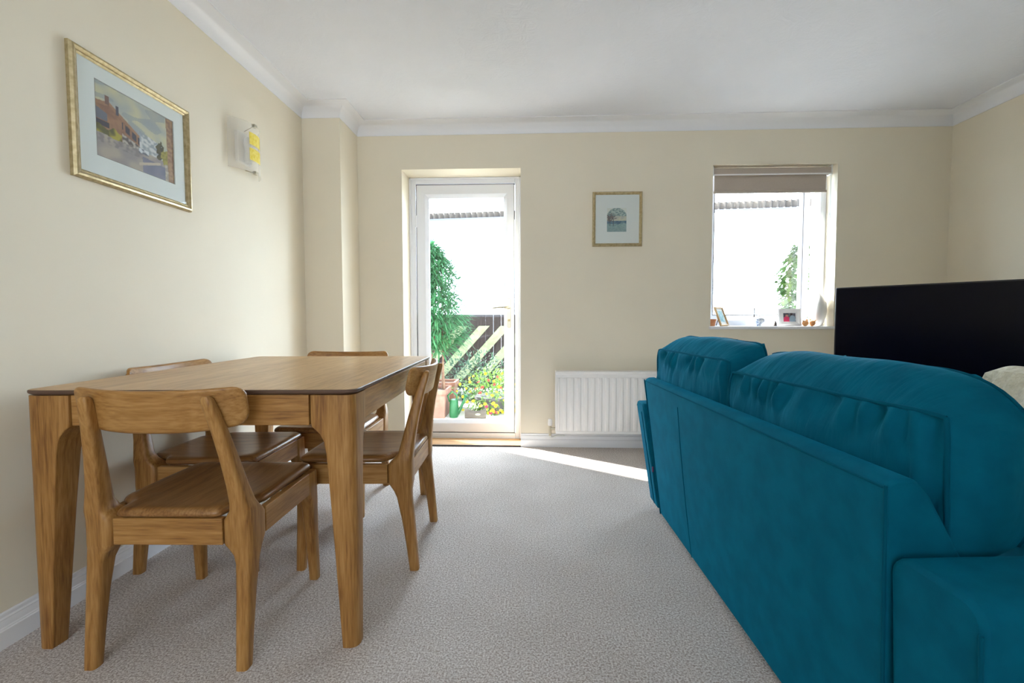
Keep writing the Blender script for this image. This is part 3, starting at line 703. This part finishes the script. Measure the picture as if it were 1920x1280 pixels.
MB().box((LX+.015, LYc-.012, 1.790), (LX+.045, LYc+.012, 1.805)).build('arm', M['white'], wl, world=True)
for z in (LZ0+.004, LZ1-.004): MB().box((LX+.066, LYc-.012, z-.008), (LX+.084, LYc+.012, z+.008)).build('clip', M['chrome'], wl, bevel=.002, world=True)
MB().tube([(LX+.02, LYc, LZ0+.02), (LX+.072, LYc, LZ0+.004)], .0025, 6).build('wire_support', M['chrome'], wl, world=True)
MB().tube([(LX+.02, LYc, LZ1-.03), (LX+.072, LYc, LZ1-.004)], .0025, 6).build('wire_support', M['chrome'], wl, world=True)

# ------------------------------------------------------------------ things on the window sill
SZ = WZ0
def stand_frame(name, label, base, facing, tilt, w, h, border, m, painter, cat='photo frame'):
    t = thing(name, label, cat, base)
    n = Vector((cos(facing), sin(facing), 0)); U = Vector((-n.y, n.x, 0)); Vv = (Vector((0,0,1))*cos(tilt) - n*sin(tilt)); Nn = U.cross(Vv)
    if Nn.dot(n) < 0: Nn = -Nn; 
    B = Vector(base)
    P = lambda a, b, d: tuple(B + U*a + Vv*b + Nn*d)
    mb = MB(); hw = w/2
    cor = [(-hw, 0, 1, 1), (hw, 0, -1, 1), (hw, h, -1, -1), (-hw, h, 1, -1)]
    prof = [(0, 0), (0, .012), (border*.5, .014), (border, .010), (border, 0)]
    mb.loft([[P(cx+sx*o, cy+sy*o, d) for o, d in prof] for cx, cy, sx, sy in cor+cor[:1]], caps=False); mb.build('picture_frame', m, t, world=True)
    MB().add([P(-hw, 0, 0), P(hw, 0, 0), P(hw, h, 0), P(-hw, h, 0)], [(0,1,2,3)]).build('backing', M['mount'], t, world=True)
    s_ = -1 if Vector(U).cross(Vv).dot(Nn) < 0 else 1
    paint_plane('photo', lambda u, v: P(-hw+border+(w-2*border)*u, border+(h-2*border)*v, .006), 30, 30, painter, t, world=True)
    top_ = B + Vv*h*.6
    MB().tube([tuple(top_ - Nn*.002), (top_.x-n.x*.028, top_.y-n.y*.028, base[2]+.003)], .003, 6).build('strut', M['dark'], t, world=True)
    return t
pale_wood = oak('pale_pine', 'z', (.42,.26,.11,1), (.56,.36,.17,1), (.66,.46,.25,1))
def seascape(u, v):
    if min(u, v, 1-u, 1-v) < .16: return (226,232,232)
    return mixc((120,176,190), (176,214,222), .5+1.5*fbm(u, v, 6, 2)+.2*v)
stand_frame('photo_frame', 'pine framed pale blue picture leaning at the left end of the sill', (1.428, 3.392, SZ), radians(-52), radians(22), .108, .150, .014, pale_wood, seascape)
def couple(u, v):
    if min(u, v, 1-u, 1-v) < .12: return (236,236,236)
    c = mixc((70,66,80), (120,122,130), .5+fbm(u, v, 7, 6))
    if ((u-.32)/.20)**2 + ((v-.28)/.34)**2 < 1: c = (216,60,104)
    if ((u-.34)/.09)**2 + ((v-.66)/.10)**2 < 1: c = (190,140,124)
    if ((u-.68)/.19)**2 + ((v-.30)/.40)**2 < 1: c = (150,170,186)
    if ((u-.62)/.08)**2 + ((v-.78)/.09)**2 < 1: c = (60,44,44)
    return c
stand_frame('photo_frame', 'white framed photo of two people in pink and blue on the sill', (1.905, 3.402, SZ), radians(-100), radians(12), .150, .128, .022, M['white'], couple)
bo = thing('lidded_bowl', 'small white and blue porcelain bowl in the middle of the sill', 'bowl', (1.690, 3.41, SZ))
porc = noise_mat('blue_white_porcelain', (.10,.16,.34,1), (.82,.84,.88,1), 45, .2, lo=.36, hi=.5)
MB().lathe([(.018, 0), (.019, .004), (.014, .010), (.030, .024), (.037, .040), (.038, .052), (.036, .053), (.028, .034), (.004, .022)], (0,0,0), 28).build('body', porc, bo, smooth=60)
MB().lathe([(.037, .053), (.034, .058), (.020, .066), (.006, .070), (.006, .075), (.010, .079), (.003, .083)], (0,0,0), 24).build('lid', M['white'], bo, smooth=50)
cs = thing('candlestick', 'thin dark candle in a small black dish behind the porcelain bowl', 'candle', (1.672, 3.452, SZ))
MB().lathe([(.014, 0), (.014, .012), (.006, .018), (.006, .055), (.016, .060), (.016, .066), (.003, .066)], (0,0,0), 16).build('holder', M['white'], cs, smooth=50)
MB().tube([(0, 0, .066), (0, 0, .135)], .0042, 10).build('candle', M['dark'], cs)
py = thing('ornament', 'small dark pointed ornament beside the white photo frame', 'ornament', (1.800, 3.40, SZ))
MB().lathe([(.012, 0), (.012, .008), (.009, .024), (.004, .036), (.001, .040)], (0,0,0), 8).build('body', M['dark'], py)
orm = noise_mat('orange_glaze', (.72,.30,.10,1), (.84,.50,.24,1), 30, .3)
for i, (x, y, s_) in enumerate(((2.000, 3.375, 1.0), (2.052, 3.382, 1.05))):
    g = thing('bird_ornament', ['round orange bird ornament, left one of the pair on the sill', 'round orange bird ornament, right one of the pair beside the white vase'][i], 'ornament', (x, y, SZ), .4+i*1.8, 'orange bird ornaments on the sill')
    MB().lathe([(.006*s_, 0), (.014*s_, .002), (.0215*s_, .016), (.0215*s_, .026), (.016*s_, .038), (.004*s_, .043)], (0,0,0), 20).build('body', orm, g, smooth=60)
    MB().tube([(.010*s_, 0, .034*s_), (.016*s_, 0, .046*s_), (.022*s_, 0, .052*s_)], [.009*s_, .009*s_, .003], 10).build('head', orm, g, smooth=60)
    MB().tube([(-.012*s_, 0, .030*s_), (-.026*s_, 0, .044*s_)], [.008*s_, .002], 8).build('tail', orm, g, smooth=60)
tp = thing('terracotta_pot', 'small terracotta pot behind the pine frame at the sill end', 'pot', (1.362, 3.446, SZ))
MB().lathe([(.020, 0), (.026, .040), (.030, .040), (.030, .052), (.026, .052), (.022, .010), (.002, .010)], (0,0,0), 20).build('body', noise_mat('terracotta', (.50,.20,.09,1), (.60,.27,.13,1), 20, .8), tp, smooth=40)
va = thing('vase', 'tall white egg shaped vase at the right end of the sill', 'vase', (2.118, 3.428, SZ))
MB().lathe([(.026, 0), (.030, .004), (.048, .05), (.058, .11), (.055, .17), (.040, .215), (.022, .235), (.020, .240), (.016, .238), (.03, .2), (.04, .1), (.004, .02)], (0,0,0), 32).build('body', M['white'], va, smooth=60)

# ------------------------------------------------------------------ garden
GZ = -.15
pave = MB().box((-9, OY, GZ-.1), (12, 12, GZ)); po = pave.build('paving', noise_mat('pale_paving', (.50,.47,.43,1), (.62,.59,.55,1), 5, .9, bump=.2, bscale=40))
struct(po, 'pale paved patio outside the glazed door', 'paving')
MB().box((DX0-.1, OY, GZ), (DX1+.1, OY+.28, -.03)).build('doorstep', noise_mat('step_concrete', (.5,.48,.45,1), (.6,.58,.55,1), 12, .9), bevel=.01)
struct(bpy.data.objects['doorstep'], 'low pale doorstep outside the glazed door', 'step')
def leaf(mb, p, d, up_, L_, w, droop=.3, mi=0, n=3):
    p = Vector(p); d = Vector(d).normalized(); side = d.cross(Vector(up_)); 
    if side.length < 1e-3: side = Vector((1,0,0))
    side.normalize(); nrm = side.cross(d).normalized(); L0 = []
    vs_ = []; 
    for i in range(n+1):
        t_ = i/n; ww = w*sin(pi*min(.97, max(.06, t_*.92+.06)))**.8
        c = p + d*L_*t_ - Vector((0,0,1))*droop*L_*t_*t_
        vs_ += [tuple(c - side*ww*.5), tuple(c - nrm*ww*.12), tuple(c + side*ww*.5)]
    fs = []
    for i in range(n): fs += [(i*3, i*3+1, i*3+4, i*3+3), (i*3+1, i*3+2, i*3+5, i*3+4)]
    mb.add(vs_, fs, mi)
def leafmat(name, c1, c2, trans=.35, scale=9):
    m = noise_mat(name, c1, c2, scale, .5, lo=.3, hi=.7); N, L, b = nodes(m)
    tr = N.new('ShaderNodeBsdfTranslucent'); mx = N.new('ShaderNodeMixShader'); mx.inputs[0].default_value = trans
    cr = [n for n in N if n.type == 'VALTORGB'][0]; L.new(cr.outputs[0], tr.inputs[0])
    out = [n for n in N if n.type == 'OUTPUT_MATERIAL'][0]
    L.new(b.outputs[0], mx.inputs[1]); L.new(tr.outputs[0], mx.inputs[2]); L.new(mx.outputs[0], out.inputs[0]); return m
bamboo_leaf = leafmat('bamboo_leaf', (.035,.16,.065,1), (.10,.32,.14,1), .42)
cane_m = noise_mat('cane_bark', (.13,.07,.045,1), (.22,.13,.085,1), 25, .7)
rnd = random.Random(3)
def rv(a=1): return Vector((rnd.uniform(-1, 1), rnd.uniform(-1, 1), rnd.uniform(-1, 1)))*a
# planters
def planter(label, x0, y0, w, d, h):
    t = thing('planter', label, 'planter', (x0+w/2, y0+d/2, GZ), group='terracotta planters outside the door')
    m = noise_mat('pink_terracotta', (.26,.12,.09,1), (.34,.18,.14,1), 14, .85)
    X, Y, Z = x0+w/2, y0+d/2, GZ
    mb = MB()
    prof = [(-.012, 0), (0, h-.05), (.014, h-.05), (.014, h), (-.012, h), (-.02, .05)]
    mb.loft([ring(X, Y, Z+z, w/2+o, d/2+o, .012) for o, z in prof]); mb.build('trough', m, t, world=True)
    MB().loft([ring(X, Y, Z+z, w/2-.014, d/2-.014, .01) for z in (h-.06, h-.03)]).build('soil', mat('soil', (.05,.035,.025,1), .95), t, world=True)
    return t
planter('pink terracotta planter holding the bamboo stems, nearer to the door', -1.36, 4.98, .42, .34, .32)
planter('pink terracotta planter behind the green watering can', -1.35, 5.46, .43, .30, .34)
bp_ = thing('bamboo', 'tall bushy green bamboo growing from the planter beside the door', 'bamboo', (-1.08, 5.16, GZ+.27))
for k in range(7):
    x = -1.27+.05*k + rnd.uniform(-.01, .01); y = 5.16+rnd.uniform(-.1, .1)
    pts = [(x, y, GZ+.25), (x+rnd.uniform(-.02,.02), y, .35), (x+rnd.uniform(-.05,.05), y+rnd.uniform(-.04,.04), .8), (x+rnd.uniform(-.08,.05), y, 1.5)]
    MB().tube(pts, [.013, .012, .010, .004], 6).build('cane', cane_m, bp_, smooth=60, world=True)
mb = MB()
for k in range(7000):
    z = .58+1.20*rnd.random()**.9
    prof = .40*(1-.42*smooth(.8, 1.75, z))*smooth(.36, .78, z)*sqrt(max(.05, 1-smooth(1.5, 1.8, z)))
    a = rnd.uniform(0, 2*pi); r = prof*sqrt(rnd.random())*(1.0 + .25*noise.noise(Vector((z*4, a, 1))))
    cx_ = -1.13
    p = Vector((cx_+r*cos(a), 5.16+r*sin(a)*.8, z))
    d = Vector((cos(a), sin(a), rnd.uniform(-.1, .9)))+rv(.6)
    leaf(mb, p, d, (0,0,1), rnd.uniform(.09, .19), rnd.uniform(.013, .023), rnd.uniform(.2, .6))
mb.build('foliage', bamboo_leaf, bp_, world=True, fix=False)
# fence
fe = thing('garden_fence', 'dark timber fence with pale diagonal boards at the end of the patio', 'fence', (-.6, 7.0, GZ))
dk = noise_mat('dark_stained_timber', (.022,.014,.014,1), (.05,.035,.035,1), 6, .8, stretch=(8, 1, 1))
mb = MB()
x = -2.6
while x < .55: mb.box((x, 7.0, GZ+.04), (x+.118, 7.02, 1.035)); x += .12
mb.build('fence_panel', dk, fe, world=True)
for x in (-2.6, -1.6, .5): MB().box((x-.04, 7.02, GZ), (x+.04, 7.10, 1.06)).build('post', dk, fe, world=True)
MB().box((-2.6, 7.02, .1), (.5, 7.05, .19)).build('rail', dk, fe, world=True)
pale = noise_mat('pale_timber', (.30,.34,.19,1), (.38,.42,.27,1), 18, .7)
for xb in (-1.85, -1.52, -1.19, -.86, -.53):
    z0, z1 = .04, .86; s_ = .80/.82
    MB().prism([(xb, z0), (xb+.165, z0), (xb+.165+(z1-z0)*.90, z1), (xb+(z1-z0)*.90, z1)], 'y', 6.975, 6.999).build('diagonal_board', pale, fe, world=True)
# dark leafy shrub before the fence
shrub_leaf = leafmat('shrub_leaf', (.03,.075,.05,1), (.08,.16,.10,1), .35)
def bush(name, label, c, r, n, leafm, size, cat='shrub', stem=True, flat=1.0, seed=1, squash=None):
    t = thing(name, label, cat, (c[0], c[1], GZ)); rn = random.Random(seed); mb = MB()
    for k in range(n):
        v = Vector((rn.gauss(0,1), rn.gauss(0,1), rn.gauss(0,1))).normalized(); rr_ = rn.random()**.4
        lump = 1+.28*noise.noise(v*2.3+Vector((seed, 0, 0)))
        p = Vector((c[0]+v.x*r[0]*rr_*lump, c[1]+v.y*r[1]*rr_*lump, max(GZ+.03, c[2]+v.z*r[2]*rr_*lump)))
        d = v + Vector((rn.uniform(-.7,.7), rn.uniform(-.7,.7), rn.uniform(-.3,.9)))
        leaf(mb, p, d, (0,0,1), size*rn.uniform(.6, 1.3), size*.5*rn.uniform(.6, 1.2), .3, n=2)
    mb.build('foliage', leafm, t, world=True, fix=False)
    if stem:
        for k in range(4):
            MB().tube([(c[0]+.02*k-.03, c[1], GZ), (c[0]+(.05*k-.08)*2, c[1], c[2])], [.012, .005], 6).build('stem', cane_m, t, world=True)
    return t
bush('shrub', 'grey green shrub between the flowers and the striped fence', (-.72, 6.15, .16), (.58, .30, .34), 1500, shrub_leaf, .055, seed=5)
bush('shrub', 'pale green shrub at the right of the fence behind the flowers', (.22, 6.3, .12), (.30, .26, .30), 700, leafmat('sage_leaf', (.06,.13,.07,1), (.13,.22,.12,1), .35), .055, seed=8)
# flower tub
fl = bush('flowering_plant', 'low mound of yellow and red flowers in a tub on the patio', (-.42, 5.42, .08), (.46, .34, .31), 1800, leafmat('fresh_leaf', (.07,.18,.03,1), (.22,.38,.07,1), .4), .045, 'flowers', stem=False, seed=12)
MB().lathe([(.17, 0), (.22, .16), (.24, .16), (.24, .19), (.21, .19), (.02, .15)], (-.42, 5.42, GZ), 28).build('tub', noise_mat('dark_tub', (.08,.08,.09,1), (.14,.13,.13,1), 12, .7), fl, smooth=40, world=True)
def blossom_mesh(m, name, r):
    mb = MB()
    for k in range(6):
        a = k*pi/3; d = Vector((cos(a), sin(a), .35)); leaf(mb, (0,0,0), d, (0,0,1), r, r*.95, .25, n=2)
    mb.lathe([(.001, -.002), (r*.25, .0), (r*.2, r*.25), (.001, r*.3)], (0,0,0), 8)
    return mb.build(name, m, fl, fix=False)
yel = mat('yellow_petal', (.62,.47,.01,1), .5); red = mat('red_petal', (.45,.05,.03,1), .5); pnk = mat('pink_petal', (.40,.03,.09,1), .5)
protos = [blossom_mesh(yel, 'yellow_blossom', .026), blossom_mesh(red, 'red_blossom', .028), blossom_mesh(pnk, 'pink_blossom', .028)]
rn = random.Random(21)
fo = Vector((-.42, 5.42, GZ))
def put(o, p):
    o.location = Vector(p)-fo; o.rotation_euler = (radians(55+rn.uniform(-25, 25)), rn.uniform(-.5, .5), rn.uniform(-.7, .7)); s_ = rn.uniform(.55, .95); o.scale = (s_, s_, s_)
plan = []
for k in range(88):
    a = rn.uniform(-1, 1); h_ = rn.uniform(-.9, .85)
    if a < 0 and rn.random() < .45: a = -a
    plan.append((0, a, h_))
for a, h_ in ((-.35, .55), (-.25, .35), (-.1, .6), (.05, .45), (-.3, .15), (-.42, .3), (.12, .72), (.2, .35)): plan.append((1, a, h_))
for a, h_ in ((-.15, -.35), (-.05, -.6), (.05, -.9), (.1, -.75)): plan.append((2, a, h_))
usedp = set()
for kind_, a, h_ in plan:
    o = protos[kind_]
    if kind_ in usedp: o = o.copy(); COL.objects.link(o); o.parent = fl
    usedp.add(kind_)
    a = max(-.96, min(.96, a)); hz = h_*sqrt(1-a*a*.6)
    put(o, (-.42+.46*a, 5.42-.34*sqrt(max(.05, 1-a*a-hz*hz*.6))-.02, max(GZ+.04, .08+.31*hz)))
# watering can
wc = thing('watering_can', 'green plastic watering can standing beside the planter', 'watering can', (-.858, 5.08, GZ))
gp = mat('green_plastic', (.01,.12,.04,1), .4)
MB().loft([ring(-.0, 0, z, hx_, hy_, .05) for z, hx_, hy_ in ((0, .045, .07), (.02, .050, .076), (.16, .047, .070), (.20, .038, .055), (.205, .026, .04))]).build('body', gp, wc, smooth=50)
MB().tube([(.035, 0, .04), (.075, 0, .10), (.11, 0, .18), (.125, 0, .225)], [.028, .018, .013, .011], 12).build('spout', gp, wc, smooth=60)
MB().lathe([(.011, 0), (.026, .025), (.026, .03), (.002, .034)], (0, 0, 0), 14).build('rose', gp, wc, smooth=50)
bpy.context.view_layer.update()
ro = [c_ for c_ in wc.children if c_.name.startswith('rose')][0]; ro.location = (.124, 0, .222); ro.rotation_euler = (0, radians(30), 0)
MB().tube([(-.05, 0, .17), (-.07, 0, .24), (-.02, 0, .29), (.03, 0, .25), (.035, 0, .19)], .010, 10).build('handle', gp, wc, smooth=60)
# cut log ornament
lg = thing('log_trough', 'small hollowed log lying in front of the flower tub', 'log', (-.60, 4.98, GZ))
wood = noise_mat('weathered_bark', (.07,.055,.045,1), (.16,.135,.11,1), 14, .9, bump=.5, bscale=30, stretch=(.3, 1, 1))
mb = MB(); R_ = []
for i in range(13):
    x = -.115+.23*i/12; dip = .030*sin(pi*i/12)
    R_.append([(x, .05*cos(2*pi*k/16), max(.0, .048+.05*sin(2*pi*k/16)) + (.022-dip if sin(2*pi*k/16) > .3 else 0)) for k in range(16)])
mb.loft(R_); mb.build('body', wood, lg, smooth=50)
MB().loft([[(.03+.03*cos(2*pi*k/10), -.045-.006*i, .06+.012*sin(2*pi*k/10)) for k in range(10)] for i in (0, 1)]).build('knot', pale, lg)
# canopy edge seen above the garden
cn = thing('garden_canopy', 'corrugated canopy edge with a pale gutter beam above the garden', 'canopy', (1.0, 6.1, GZ))
ca = Vector((-2.6, 6.20, 0)); cb = Vector((4.6, 5.49, 0)); dd = (cb-ca); LL = dd.length; dd.normalize(); nn_ = Vector((-dd.y, dd.x, 0))
cm = noise_mat('corrugated_sheet', (.10,.085,.078,1), (.13,.11,.098,1), 3, .7)
mb = MB(); nC = 620
def corr(u, v):
    s_ = LL*u; p = ca + dd*s_ + nn_*(.018*sin(2*pi*s_/.075)); sag = .018*sin(pi*min(1, max(0, (s_-.6)/2.6)))
    return (p.x, p.y, 2.294-sag + (.092)*v)
mb.grid(corr, nC, 1); mb.build('corrugated_fascia', cm, cn, world=True, smooth=60, fix=False)
mb = MB()
mb.loft([[tuple(ca+dd*LL*i+nn_*o + Vector((0,0,z))) for o, z in ((-.035, 2.262), (.035, 2.262), (.035, 2.288), (-.035, 2.288))] for i in (0, 1)])
mb.build('gutter_beam', mat('pale_grey_beam', (.20,.21,.26,1), .5), cn, world=True)
for i in (.015, .985):
    p = ca+dd*LL*i; MB().box((p.x-.05, p.y+.0, GZ), (p.x+.05, p.y+.1, 2.27)).build('post', M['trim'], cn, world=True)
mb = MB()
mb.loft([[tuple(ca+dd*LL*i+nn_*o + Vector((0,0,z))) for o, z in ((.02, 2.365), (1.6, 2.665), (1.6, 2.675), (.02, 2.375))] for i in (0, 1)])
mb.build('roof_sheet', cm, cn, world=True)
for i in (.02, .98):
    p = ca+dd*LL*i+nn_*1.55; MB().box((p.x-.04, p.y-.04, GZ), (p.x+.04, p.y+.04, 2.66)).build('post', M['trim'], cn, world=True)
# climber seen through the window
iv = thing('climbing_plant', 'leafy green climber on a slim stake seen through the window', 'plant', (3.05, 5.3, GZ))
MB().tube([(3.05, 5.3, GZ), (3.04, 5.3, .9), (3.08, 5.3, 1.72)], [.018, .014, .006], 8).build('stem', cane_m, iv, world=True)
mb = MB(); rn = random.Random(31)
for k in range(1900):
    z = rn.uniform(.25, 1.80); wv = .17*(.75+.45*noise.noise(Vector((z*3.1, 2, 0))))*(1-.35*smooth(1.4, 1.8, z)); a = rn.uniform(0, 2*pi); r = wv*sqrt(rn.random())
    cx_ = 3.03 + .05*sin(z*3.3) + .10*(z-1.3)
    leaf(mb, (cx_+r*cos(a), 5.3+r*sin(a), z), Vector((cos(a), sin(a), rn.uniform(-.6, .5)))+Vector((rn.uniform(-.5,.5), rn.uniform(-.5,.5), 0)), (0,0,1), rn.uniform(.045, .085), rn.uniform(.035, .06), .4, n=2)
mb.build('foliage', leafmat('climber_leaf', (.03,.09,.02,1), (.14,.24,.06,1), .45), iv, world=True, fix=False)
iv2 = copy_tree(iv); iv2.location = (3.62, 5.35, GZ); iv2['label'] = 'leafy green climber glimpsed in the gap of the open window'
